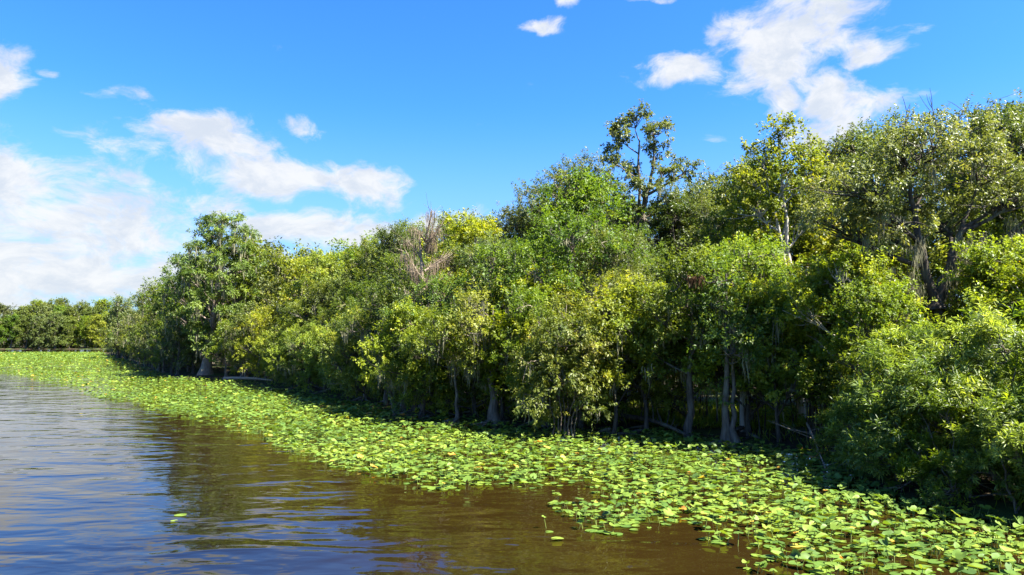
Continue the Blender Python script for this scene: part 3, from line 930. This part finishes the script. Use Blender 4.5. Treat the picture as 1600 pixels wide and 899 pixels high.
for q, (px, D, kk, s, lab) in enumerate((
        (1450, 19.6, 0, 0.98, 'large narrow-leaved willow bush below the mossy oak'), (1565, 18.2, 0, 1.05, 'tall willow bush with bright shoot tips on the near bank'),
        (1395, 20.8, 1, 0.95, 'willow bush at the edge of the dark inlet'), (1490, 17.4, 1, 0.68, 'low willow bush overhanging the lily pads'),
        (1590, 15.9, 2, 0.85, 'small willow clump over dark water at the near bank'), (1660, 19.0, 1, 1.15, 'willow bush beside the tallest willow of the near bank'),
        (1405, 19.3, 2, 0.7, 'small bushy willow with its feet among the lily pads'), (1530, 22.0, 1, 1.15, 'willow bush filling the gap under the oak limbs'),
        (1700, 16.0, 0, 0.95, 'willow bush at the end of the near bank'), (1350, 22.4, 2, 0.8, 'willow sprouting behind the inlet saplings'))):
    place(WLs[kk], at(px, D), D, s, q * 1.7, 0.0, lab, 'bush', 'willow bushes on the near bank')

# --- rust-tinted shoreline shrub with bare stems standing in the water, and trunks with flared feet
lob = [(0, -0.3, 3.9, 1.2, 1.1, 0.9), (-0.8, 0, 3.0, 1.0, 1.0, 0.8), (0.9, -0.2, 3.0, 1.0, 1.0, 0.8), (0, -0.6, 2.2, 1.2, 1.0, 0.8), (-0.9, -0.4, 1.6, 0.8, 0.8, 0.7), (0.8, -0.4, 1.5, 0.7, 0.7, 0.6), (0.1, 0.4, 4.7, 0.9, 0.9, 0.7)]
st = [[(0.18 * math.cos(q * 1.1) * (1 + q * 0.25), 0.2 * math.sin(q * 1.1) - 0.3, -0.3), (0.3 * math.cos(q * 1.1) * (1 + q * 0.2), 0.2 * math.sin(q), 1.6), (0.9 * math.cos(q * 1.1), 0.7 * math.sin(q * 1.1), 4.0)] for q in range(8)]
ru = make_tree(222, 'rusty_shrub', st, 0.045, lob, 'ru', 'bark', leaf=(0.12, 0.05), clumps=24, sprays=8, per=18, clump_r=0.34, spray_len=0.5, up=0.1, droop=0.7, hang=0.25, moss=8, flare=0.3, tint_mu=0.42, bare=3)
place(ru, *ground(880, 684), 1.05, 0.0, 0.0, 'yellow and rust-tinted shrub with pale stems standing in the water', 'bush')

TRUNKS = [(1135, 697, 6.5, 0.15, 'moss', 'leaning shore tree with pale flared trunk and spread roots by the inlet'),
          (772, 664, 5.6, 0.24, 'moss', 'shore tree with grey buttressed trunk draped in long moss'),
          (630, 646, 5.2, 0.17, 'moss', 'shore tree with spidery roots and a side stem over the pads'),
          (715, 662, 4.6, 0.09, 'moss', 'thin moss-hung shore tree leaning out over the lily pads'),
          (1080, 668, 6.0, 0.13, 'moss', 'dark-trunked shore tree in the shade of the inlet')]
for q, (px, py, H, r0, mm, lab) in enumerate(TRUNKS):
    r = np.random.default_rng(300 + q)
    ln = r.uniform(-0.4, 0.4)
    lob = [(ln + r.uniform(-1.3, 1.3), r.uniform(-1.0, 0.8), H * r.uniform(0.55, 1.0), 0.9, 0.9, 0.6) for _ in range(7)]
    st = [[(0, 0, -0.3), (ln * 0.2, 0, H * 0.4), (ln, 0, H)]]
    if q in (0, 2):
        st.append([(0.25 * (1 if q == 0 else -1), -0.1, -0.3), ((0.15 if q == 0 else -0.9), -0.1, H * 0.35), ((0.5 if q == 0 else -1.8), 0, H * 0.8)])
    t_ = make_tree(300 + q, 'shore_tree', st, r0, lob, ('mg', 'yg', 'mg', 'mg', 'yg')[q], ('bark', 'bark', 'bark', 'bark', 'bark_dark')[q], leaf=(0.125, 0.06), clumps=14, sprays=8, per=15,
                   clump_r=0.4, spray_len=0.5, moss=(14, 26, 10, 10, 6)[q], moss_len=(0.8, 2.2), roots=(12, 10, 14, 3, 8)[q], flare=1.6, tint_mu=0.5, mossmat=mm, moss_per=18, moss_w=0.035)
    p = ground(px, py)
    place(t_, p[0], p[1], 1.0, 0.0, 0.0, lab, 'tree')

# --- sunny low trees arching over the inlet
IN_ = [make_tree(350 + k, 'arching_tree', std_trunk(6.2, (0.5, -0.4), 0.35, 80 + k), 0.1, lobes_for(350 + k, (6.4, 6.0)[k], 2.0, 2.3, 10, 0.42), ('yg', 'mg')[k], 'bark_dark', leaf=((0.14, 0.08), (0.13, 0.07))[k],
                 clumps=15, sprays=8, per=16, clump_r=0.42, spray_len=0.55, moss=8, bare=4, flare=0.6, roots=4, tint_mu=(0.56, 0.6)[k]) for k in range(2)]
for q, (px, D, k, s_, lab) in enumerate((
        (1168, 27.6, 0, 0.98, 'bright yellow-green tree arching over the inlet beside the flared trunk'), (1215, 26.4, 0, 0.84, 'sunlit yellow-green tree in front of the twin pale trunks'),
        (1268, 26.8, 1, 0.95, 'light green tree arching over the inlet saplings'), (1318, 25.6, 0, 0.85, 'yellow-green tree at the inlet beside the willows'),
        (1010, 29.6, 1, 1.0, 'light green tree over the fallen branch in the inlet'), (955, 29.4, 0, 0.92, 'bright tree over the inlet next to the rusty shrub'),
        (1392, 27.2, 0, 0.95, 'yellow-green tree between the willows and the mossy oak'))):
    place(IN_[k], at(px, D), D, s_, q * 2.1, 0.1, lab, 'tree', 'trees arching over the inlet')

# --- bare pole hung with pale moss
po = obj('moss_draped_trunk', None)
tb = Tubes()
tb.add(bez(np.array([0, 0, -0.2]), np.array([0.1, 0, 3.5]), np.array([0.05, 0, 6.9]), 10), np.linspace(0.11, 0.05, 10), 7)
obj('trunk', tb.mesh('trunk', M['bark_pale']), po)
r = np.random.default_rng(19)
zz = r.uniform(3.6, 6.8, 16)
V, Fq, tt = moss_arrays(r, [(0.08 + r.normal() * 0.06, -0.08 + r.normal() * 0.06, z) for z in zz], r.uniform(0.5, 1.3, 16), per=14, width=0.03, spread=0.07)
obj('hanging_moss', mesh_np('hanging_moss', V, Fq, M['moss'], tt), po, kind='stuff')
place(po, at(1156, 28.6), 28.6, 1.05, 0, 0.0, 'straight pale dead trunk draped in moss above the flared tree', 'tree trunk')

# --- clusters of rusty dead fronds caught in the canopy belong to one tree each
p = pos(1073, 28.5)
fr = make_tree(333, 'fronded_tree', std_trunk(7.2, (0.2, 0.1), 0.3, 3), 0.16, lobes_for(333, 7.2, 3.0, 2.0, 9, 0.42), 'mg', 'bark', leaf=(0.13, 0.065), clumps=14, sprays=8, per=16, clump_r=0.42, spray_len=0.55, flare=0.5, moss=4)
r = np.random.default_rng(9)
V, Fq, tt = moss_arrays(r, [(r.normal() * 0.14, -1.9 + r.normal() * 0.1, 6.3) for _ in range(6)], [0.8] * 6, per=12, width=0.05, spread=0.1)
obj('dead_fronds', mesh_np('dead_fronds', V, Fq, M['dead_frond'], tt), fr, kind='stuff')
place(fr, p[0], p[1], 1.0, 0, 0.1, 'mid-green tree with a hanging bunch of rusty dead leaves', 'tree')

# --- thin saplings in the shade of the inlet
SAP = []
for k in range(3):
    r = np.random.default_rng(400 + k)
    root = obj('sapling', None)
    H = (3.4, 2.8, 3.9)[k]
    tb = Tubes()
    P0 = bez(np.array([0, 0, -0.2]), np.array([r.normal() * 0.15, r.normal() * 0.15, H / 2]), np.array([r.normal() * 0.3, r.normal() * 0.3, H]), 8)
    tb.add(P0, np.linspace(0.045, 0.012, 8), 5)
    obj('trunk', tb.mesh('trunk', M[('bark_dark', 'bark', 'bark_dark')[k]]), root)
    n = 420
    P = np.array([path_at(P0, t) for t in r.uniform(0.62, 1.0, n)]) + r.normal(size=(n, 3)) * 0.32
    V, Fc = leaf_arrays(P, unit(r.normal(size=(n, 3))), unit(r.normal(size=(n, 3)) * 0.5 + np.array([0, 0, 1])), r.uniform(0.08, 0.15, n), r.uniform(0.04, 0.07, n))
    obj('crown', mesh_np('crown', V, Fc, M['mg'], np.repeat(r.uniform(0.2, 0.8, n), 4)), root, kind='stuff')
    SAP.append(root)
r = np.random.default_rng(41)
for q in range(46):
    px = r.uniform(905, 1330)
    g = ground(px, np.interp(px, [900, 940, 1000, 1060, 1130, 1200, 1270, 1330], [676, 672, 668, 674, 688, 694, 704, 730]))
    D = g[1] + r.uniform(0.2, 4.5)
    place(SAP[q % 3], at(px, D), D, r.uniform(0.75, 1.15), r.uniform(0, 6.28), 0.15, 'thin straight sapling in the dark shade of the inlet', 'sapling', 'saplings under the trees')

# --- fallen logs and dead branches lying at the water's edge
def log(pts, r0, name, lab, twigs, seed, mat='dead_wood', cat='log'):
    r = np.random.default_rng(seed)
    root = obj(name, None)
    P0 = bez(*[np.array(p, float) for p in pts], 10)
    tb = Tubes()
    tb.add(P0, np.linspace(r0, r0 * 0.45, 10), 8)
    obj('trunk', tb.mesh('trunk', M[mat]), root)
    for q in range(twigs):
        s_ = path_at(P0, r.uniform(0.2, 0.98))
        e = s_ + np.array([r.normal() * 0.5, r.normal() * 0.5, abs(r.normal()) * 0.5 + 0.1])
        tw = Tubes()
        tw.add(bez(s_, (s_ + e) / 2 + r.normal(size=3) * 0.1, e, 5), np.linspace(r0 * 0.3, 0.006, 5), 4)
        obj('branch', tw.mesh('branch', M[mat]), root)
    root['label'], root['category'] = lab, cat
    return root


a, b = ground(350, 596), ground(425, 600)
log(((a[0], a[1], 0.25), ((a[0] + b[0]) / 2, (a[1] + b[1]) / 2, 0.5), (b[0], b[1], 0.3)), 0.17, 'fallen_log', 'pale fallen log lying along the bank right of the cypress', 5, 1)
a, b = ground(985, 672), ground(1085, 690)
log(((a[0], a[1] + 0.6, 0.5), ((a[0] + b[0]) / 2, (a[1] + b[1]) / 2, 0.7), (b[0], b[1], 0.05)), 0.12, 'fallen_branch', 'dark fallen branch with upturned twigs in the shaded inlet', 14, 2, 'bark_dark', 'branch')
a, b = ground(1262, 700), ground(1290, 735)
log(((a[0], a[1], 0.9), ((a[0] + b[0]) / 2, (a[1] + b[1]) / 2, 0.6), (b[0], b[1], 0.02)), 0.045, 'dead_branch', 'pale dead branch dipping into the water beside the willows', 8, 3, 'dead_wood', 'branch')

# --- far bank: one wood of separate trees
FT = []
for k, mt in enumerate(('og', 'mg', 'dk', 'yg')):
    H = 19.0
    FT.append(make_tree(500 + k, 'far_tree', std_trunk(H, (0.6, 0.4), 0.6, 60 + k), 0.4, lobes_for(500 + k, H, 1.2, 5.6, 14, 0.42), mt, 'bark', leaf=(0.42, 0.24), clumps=3.6, sprays=8, per=12,
                        clump_r=0.9, spray_len=1.2, moss=30, moss_len=(1.5, 4), moss_w=0.28, moss_per=7, tint_mu=(0.55, 0.45, 0.5, 0.5)[k], roots=0))
FLAB = ['olive mossy tree on the far bank across the river', 'mid-green tree on the far bank across the river', 'dark green tree on the far bank across the river', 'yellow-green tree on the far bank across the river']
r = np.random.default_rng(51)
for rw, (dd, sm) in enumerate(((2.5, 0.62), (12, 0.79), (22, 0.92))):
    x = -330.0 + rw * 3
    while x < -118:
        y = np.interp(x, FB[:, 0], FB[:, 1]) + dd + r.uniform(-3, 3)
        k = r.integers(0, 4)
        u, v, fw = project(x, y, 5)
        if -60 < u < 330:
            hs = 1.0 + 0.10 * math.sin(x * 0.06)
            place(FT[k], x, y, sm * r.uniform(0.85, 1.1) * hs, r.uniform(0, 6.28), 0.3, FLAB[k], 'tree', 'trees on the far bank')
        x += r.uniform(5.0, 8.0) * (1.0 if rw else 0.85)

# --- shade-tolerant grass on the ground under the trees
r = np.random.default_rng(61)
n = 26000
ii = r.integers(0, len(SL), n)
P2 = SL[ii] + INW[ii] * (0.9 + r.random(n) ** 1.5 * 12)[:, None] + r.normal(size=(n, 2)) * 0.4
cl = np.array(pos(1115, 34.5))
P2 = np.concatenate([P2, cl + unit(r.normal(size=(9000, 2))) * (5.5 * np.sqrt(r.random(9000)))[:, None]])
n = len(P2)
kp = (P2[:, 1] > 14) & (P2[:, 1] < 62) & ((vnoise(P2[:, 0] * 0.35, P2[:, 1] * 0.35, 5) > 0.38) | (np.arange(n) >= n - 9000))
P2 = P2[kp]
n = len(P2)
P = np.column_stack([P2, np.full(n, 0.2)])
D = unit(np.column_stack([r.normal(size=(n, 2)) * 0.5, np.ones(n)]))
V, Fc = leaf_arrays(P, D, unit(r.normal(size=(n, 3))), r.uniform(0.25, 0.6, n), r.uniform(0.015, 0.03, n))
obj('grass', mesh_np('grass', V, Fc, M['yg'], np.repeat(r.uniform(0.3, 0.9, n), 4)), kind='stuff', label='green grass on the ground under the shoreline trees', category='grass')

# ------------------------------------------------------------------ lily pads
EDGE_PX = [(-260, 566), (-60, 578), (0, 583), (100, 605), (150, 624), (200, 632), (300, 660), (400, 686), (490, 722), (600, 752), (700, 775), (800, 789), (880, 803), (910, 832),
           (1050, 852), (1130, 882), (1200, 905), (1300, 930), (1450, 965), (1750, 1010)]
edge = np.array([ground(*p) for p in EDGE_PX])
inner = SL + INW * 0.5
far_e = np.array([ground(160, 551.0), ground(60, 551.0), ground(-260, 551.5)])
inn = inner[(inner[:, 1] > 5) & (inner[:, 1] < 175)]
if inn[0, 1] > inn[-1, 1]:
    inn = inn[::-1]
POLY = np.concatenate([edge, inn, far_e])


def inside(P, poly):
    x, y = P[:, 0], P[:, 1]
    res = np.zeros(len(P), bool)
    j = len(poly) - 1
    for i in range(len(poly)):
        xi, yi, xj, yj = *poly[i], *poly[j]
        if yi != yj:
            c = ((yi > y) != (yj > y)) & (x < (xj - xi) * (y - yi) / (yj - yi) + xi)
            res ^= c
        j = i
    return res


def dist_line(P, L):
    best = np.full(len(P), 1e9)
    for a, b in zip(L[:-1], L[1:]):
        ab = b - a
        t = np.clip(((P - a) @ ab) / (ab @ ab), 0, 1)
        best = np.minimum(best, np.linalg.norm(P - a - t[:, None] * ab, axis=1))
    return best


OUT = np.array([[0, 0], [-0.14, 0.06], [-0.43, 0.16], [-0.34, 0.36], [-0.04, 0.45], [0.27, 0.37], [0.48, 0.17], [0.54, 0.0], [0.48, -0.17], [0.27, -0.37], [-0.04, -0.45], [-0.34, -0.36], [-0.43, -0.16], [-0.14, -0.06]])
OUTF = np.array([[-0.38, 0.18], [-0.05, 0.42], [0.35, 0.27], [0.55, 0.0], [0.35, -0.27], [-0.05, -0.42], [-0.38, -0.18]])


def pad_verts(O, cup, wave, ph):
    """O (m,2) outline; cup>0 folds the sides up; returns (n,m,3) in unit size"""
    n = len(cup)
    x = np.broadcast_to(O[None, :, 0], (n, len(O)))
    y = np.broadcast_to(O[None, :, 1], (n, len(O)))
    z = cup[:, None] * np.abs(y) ** 1.3 + wave[:, None] * np.sin(5 * x + ph[:, None]) * np.abs(y) - 0.10 * np.maximum(x, 0) ** 2
    return np.stack([x, y * (1 - 0.25 * np.abs(cup[:, None])), z], -1)


def rot(V, yaw, tilt, tdir):
    """yaw about z, then tilt about a horizontal axis"""
    c, s = np.cos(yaw)[:, None], np.sin(yaw)[:, None]
    x, y, z = V[..., 0] * c - V[..., 1] * s, V[..., 0] * s + V[..., 1] * c, V[..., 2]
    ax, ay = np.cos(tdir)[:, None], np.sin(tdir)[:, None]
    ct, st_ = np.cos(tilt)[:, None], np.sin(tilt)[:, None]
    dot = ax * x + ay * y
    cx, cy, cz = ay * z, -ax * z, ax * y - ay * x
    return np.stack([x * ct + cx * st_ + ax * dot * (1 - ct), y * ct + cy * st_ + ay * dot * (1 - ct), z * ct + cz * st_], -1)


m, T = new_mat('lily_leaf')
tint = T.n('ShaderNodeAttribute', attribute_name='tint').outputs['Fac']
rnd = T.n('ShaderNodeObjectInfo').outputs['Random']
tcn = T.n('ShaderNodeTexCoord').outputs['Object']
mot = T.noise(tcn, 9.0, 3.0)
tv = T.math('ADD', tint, T.math('MULTIPLY', T.math('SUBTRACT', mot, 0.5), 0.25))
col = T.ramp(tv, [(0.0, (0.034, 0.072, 0.013)), (0.4, (0.078, 0.142, 0.019)), (0.78, (0.155, 0.222, 0.026)), (0.90, (0.29, 0.31, 0.05)), (0.97, (0.42, 0.30, 0.04)), (1.0, (0.40, 0.17, 0.03))])
pr = T.n('ShaderNodeBsdfPrincipled', {'Base Color': col, 'Roughness': 0.55, 'Specular IOR Level': 0.3})
tr = T.n('ShaderNodeBsdfTranslucent', {'Color': T.mixc(1.0, col, (1.5, 1.4, 0.5, 1), 'MULTIPLY')})
mx = T.n('ShaderNodeMixShader', {0: 0.3})
T.t.links.new(pr.outputs[0], mx.inputs[1])
T.t.links.new(tr.outputs[0], mx.inputs[2])
finish(T, mx.outputs[0])
M['lily'] = m
m, T = new_mat('lily_stalk')
pr = T.n('ShaderNodeBsdfPrincipled', {'Base Color': (0.13, 0.17, 0.03, 1), 'Roughness': 0.5})
finish(T, pr.outputs[0])
M['stalk'] = m

r = np.random.default_rng(71)
lo, hi = POLY.min(0), POLY.max(0)
CH = []
for (y0, y1, dens) in ((5, 30, 35.0), (30, 50, 26.0), (50, 85, 12.0), (85, 215, 4.5)):
    n = int((hi[0] - lo[0]) * (y1 - y0) * dens)
    P = np.column_stack([r.uniform(lo[0], hi[0], n), r.uniform(y0, y1, n)])
    u = 800 + F * P[:, 0] / P[:, 1]
    P = P[(u > -110) & (u < 1720)]
    P = P[inside(P, POLY)]
    de = dist_line(P, edge)
    nz = 0.6 * vnoise(P[:, 0] * 0.55, P[:, 1] * 0.55, 1) + 0.45 * vnoise(P[:, 0] * 1.7, P[:, 1] * 1.7, 2)
    wdt = np.interp(P[:, 1], [10, 30, 60], [4.2, 2.6, 2.0])
    fill = np.clip(de / wdt, 0, 1)
    pr_ = np.clip((nz - (0.60 - np.interp(P[:, 1], [14, 32, 45], [0.41, 0.46, 0.52]) * fill ** 0.6)) * 4.5, 0, 1)
    CH.append(P[r.random(len(P)) < pr_])
# a few loose pads in open water off the edge
P = np.concatenate(CH)
P = np.concatenate([P, np.array([ground(850, 826), ground(858, 832), ground(283, 805), ground(272, 815), ground(930, 790), ground(870, 845)])])
n = len(P)
D = P[:, 1]
size = 0.215 * r.uniform(0.42, 1.35, n) * np.interp(D, [20, 60, 120, 200], [1.0, 1.12, 1.7, 2.0])
yaw = r.normal(0, 0.9, n) + 5.0 * vnoise(P[:, 0] * 0.3, P[:, 1] * 0.3, 31)
emer = r.random(n) < 0.46
tilt = np.where(emer, np.abs(r.normal(0.18, 0.2, n)), np.abs(r.normal(0, 0.035, n)))
tilt = np.clip(tilt, 0, 1.15)
tdir = r.uniform(0, 2 * PI, n)
zc = np.where(emer, r.uniform(0.05, 0.24, n) + 0.25 * size * np.sin(tilt), 0.012 + 0.02 * r.random(n) + size * 0.45 * np.sin(tilt))
cup = np.where(emer, r.normal(0.25, 0.35, n), r.normal(0.0, 0.05, n))
wave = np.where(emer, 0.18, 0.03) * np.ones(n)
ph = r.uniform(0, 6.28, n)
tn = np.clip(r.normal(0.55, 0.17, n) + 0.34 * (vnoise(P[:, 0] * 0.4, P[:, 1] * 0.4, 8) - 0.5), 0.05, 0.80)
yel = r.random(n) < 0.012
tn = np.where(yel, r.uniform(0.93, 1.0, n), tn)
pu, pv, _ = project(P[:, 0], P[:, 1], 0.0)
inview = (pu > 5) & (pu < 1595) & (pv < 893)
order = np.argsort(np.where(inview, np.hypot(P[:, 0], P[:, 1]), 1e9))
near_i = order[:300]
is_near = np.zeros(n, bool)
is_near[near_i] = True


def pads_mesh(name, idx, O, center):
    Vv = pad_verts(O, cup[idx], wave[idx], ph[idx])
    k = len(O)
    if center:
        Vv = np.concatenate([np.zeros((len(idx), 1, 3)), Vv], 1)
        Vv[:, 0, 0] = 0.06
    mcount = Vv.shape[1]
    Vv = rot(Vv, yaw[idx], tilt[idx], tdir[idx]) * size[idx][:, None, None]
    Vv[..., 0] += P[idx, 0][:, None]
    Vv[..., 1] += P[idx, 1][:, None]
    Vv[..., 2] = np.maximum(Vv[..., 2] + zc[idx][:, None], 0.004)
    b = np.arange(len(idx))[:, None, None] * mcount
    if center:
        fan = np.array([[0, 1 + q, 1 + (q + 1)] for q in range(k - 1)])
    else:
        fan = np.array([[0, q, q + 1] for q in range(1, k - 1)])
    Fc = (b + fan[None]).reshape(-1, 3)
    return mesh_np(name, Vv.reshape(-1, 3), Fc, M['lily'], np.repeat(tn[idx], mcount))


rest_i = np.where(~is_near)[0]
o1 = rest_i[D[rest_i] < 45]
o2 = rest_i[D[rest_i] >= 45]
field = obj('lily_pad_field', None, kind='stuff')
field['label'], field['category'] = 'dense bed of green lily pads along the wooded shore', 'lily pads'
obj('leaves', pads_mesh('leaves', o1, OUT[1:], True), field, kind='stuff')
obj('distant_leaves', pads_mesh('distant_leaves', o2, OUTF, False), field, kind='stuff')
# stalks of the raised leaves
tb = Tubes()
for q in rest_i[(D[rest_i] < 30) & emer[rest_i]]:
    b0 = np.array([P[q, 0] + 0.06 * math.cos(ph[q]), P[q, 1] + 0.06 * math.sin(ph[q]), -0.05])
    e = np.array([P[q, 0], P[q, 1], zc[q]])
    tb.add(np.array([b0, (b0 + e) / 2, e]), np.array([0.008, 0.007, 0.006]), 3)
obj('stalks', tb.mesh('stalks', M['stalk']), field, kind='stuff')

# the nearest 300 leaves, one object each
for q in near_i:
    Vv = pad_verts(OUT, cup[q:q + 1], wave[q:q + 1], ph[q:q + 1])
    Vv = np.concatenate([np.array([[[0.06, 0, 0]]]), Vv[:, 1:]], 1)
    Vv = (rot(Vv, yaw[q:q + 1], tilt[q:q + 1], tdir[q:q + 1]) * size[q])[0]
    Vv[:, 2] = np.maximum(Vv[:, 2], 0.004 - zc[q])
    k = len(OUT) - 1
    fan = np.array([[0, 1 + j, 2 + j] for j in range(k - 1)])
    me = mesh_np('lily_pad', Vv, fan, M['lily'], np.full(len(Vv), tn[q]))
    o = obj('lily_pad', me, None, (P[q, 0], P[q, 1], zc[q]), category='lily pad')
    if yel[q]:
        o['label'], o['group'] = 'withering yellow or orange lily pad at the outer edge of the bed', 'withering lily pads'
    elif emer[q]:
        o['label'], o['group'] = 'green lily pad tilted above the water on its stalk', 'raised lily pads'
    else:
        o['label'], o['group'] = 'green lily pad lying flat on the brown water', 'floating lily pads'
    if emer[q]:
        tb = Tubes()
        b0 = np.array([0.06 * math.cos(ph[q]), 0.06 * math.sin(ph[q]), -0.05 - zc[q]])
        tb.add(np.array([b0, b0 / 2, np.zeros(3)]), np.array([0.008, 0.007, 0.006]), 4)
        obj('stalk', tb.mesh('stalk', M['stalk']), o)

# which tree is which: counted along the shore from the landmark trees
MARKS = [('the tiered cypress', cyp_p), ('the dead mossy tree', snag_p), ('the tallest open-crowned tree', tall_p), ('the twin-trunked pale tree', pale_p), ('the moss-curtained oak', oak_p)]


def along(x, y):
    return arc[int(np.argmin((SL[:, 0] - x) ** 2 + (SL[:, 1] - y) ** 2))]


ORD = ['nearest', 'second', 'third', 'fourth', 'fifth', 'sixth', 'seventh', 'eighth', 'ninth', 'tenth', 'eleventh', 'twelfth', 'thirteenth', 'fourteenth', 'fifteenth', 'sixteenth', 'seventeenth', 'eighteenth', 'nineteenth', 'twentieth'] + ['twenty-' + w for w in ('first', 'second', 'third', 'fourth', 'fifth', 'sixth', 'seventh', 'eighth', 'ninth')] + ['thirtieth']
SHORT = {'thicket_tree': 'low yellow-green bushy tree at the bank', 'laurel_tree': 'low mid-green dark-stemmed tree at the bank', 'maple_tree': 'short broad-leaved light green bank tree',
         'bay_tree': 'mid-green bank tree with moss strands', 'gum_tree': 'yellow-green tree behind the thicket', 'elm_tree': 'mid-green tree behind the thicket', 'oak_tree': 'mossy olive oak behind the thicket',
         'ash_tree': 'bright pale-barked tree behind the thicket', 'tall_gum_tree': 'tall mid-green back tree', 'live_oak_tree': 'tall mossy olive oak', 'dark_oak_tree': 'tall dark green oak',
         'tall_ash_tree': 'tall light yellow-green tree', 'upstream_gum_tree': 'mid-green upstream tree', 'upstream_maple_tree': 'light green upstream tree', 'upstream_oak_tree': 'olive mossy upstream tree',
         'upstream_bay_tree': 'dark green upstream tree'}
buckets = {}
for kind, o in PLANTED:
    s_ = along(o.location.x, o.location.y)
    mk = min(range(5), key=lambda q: abs(along(*MARKS[q][1]) - s_))
    dlt = s_ - along(*MARKS[mk][1])
    buckets.setdefault((kind, mk, dlt > 0), []).append((abs(dlt), o.name, o))
upsign = SL[-1][1] > SL[0][1]
for (kind, mk, pos_), L_ in buckets.items():
    way = 'upstream of' if pos_ == upsign else 'downstream of'
    for q, (_, _, o) in enumerate(sorted(L_, key=lambda e: e[:2])):
        o['label'] = '%s, %s %s %s' % (SHORT[kind], ORD[min(q, len(ORD) - 1)], way, MARKS[mk][0])

for o_ in [o for o in bpy.data.objects if o.parent is None and o.type == 'EMPTY' and 'label' not in o]:
    for c in list(o_.children_recursive):
        bpy.data.objects.remove(c)
    bpy.data.objects.remove(o_)
tri = sum(len(me.loops) - 2 * len(me.polygons) for me in bpy.data.meshes)
print('TRIANGLES', tri, 'pads', n, 'objects', len(bpy.data.objects))
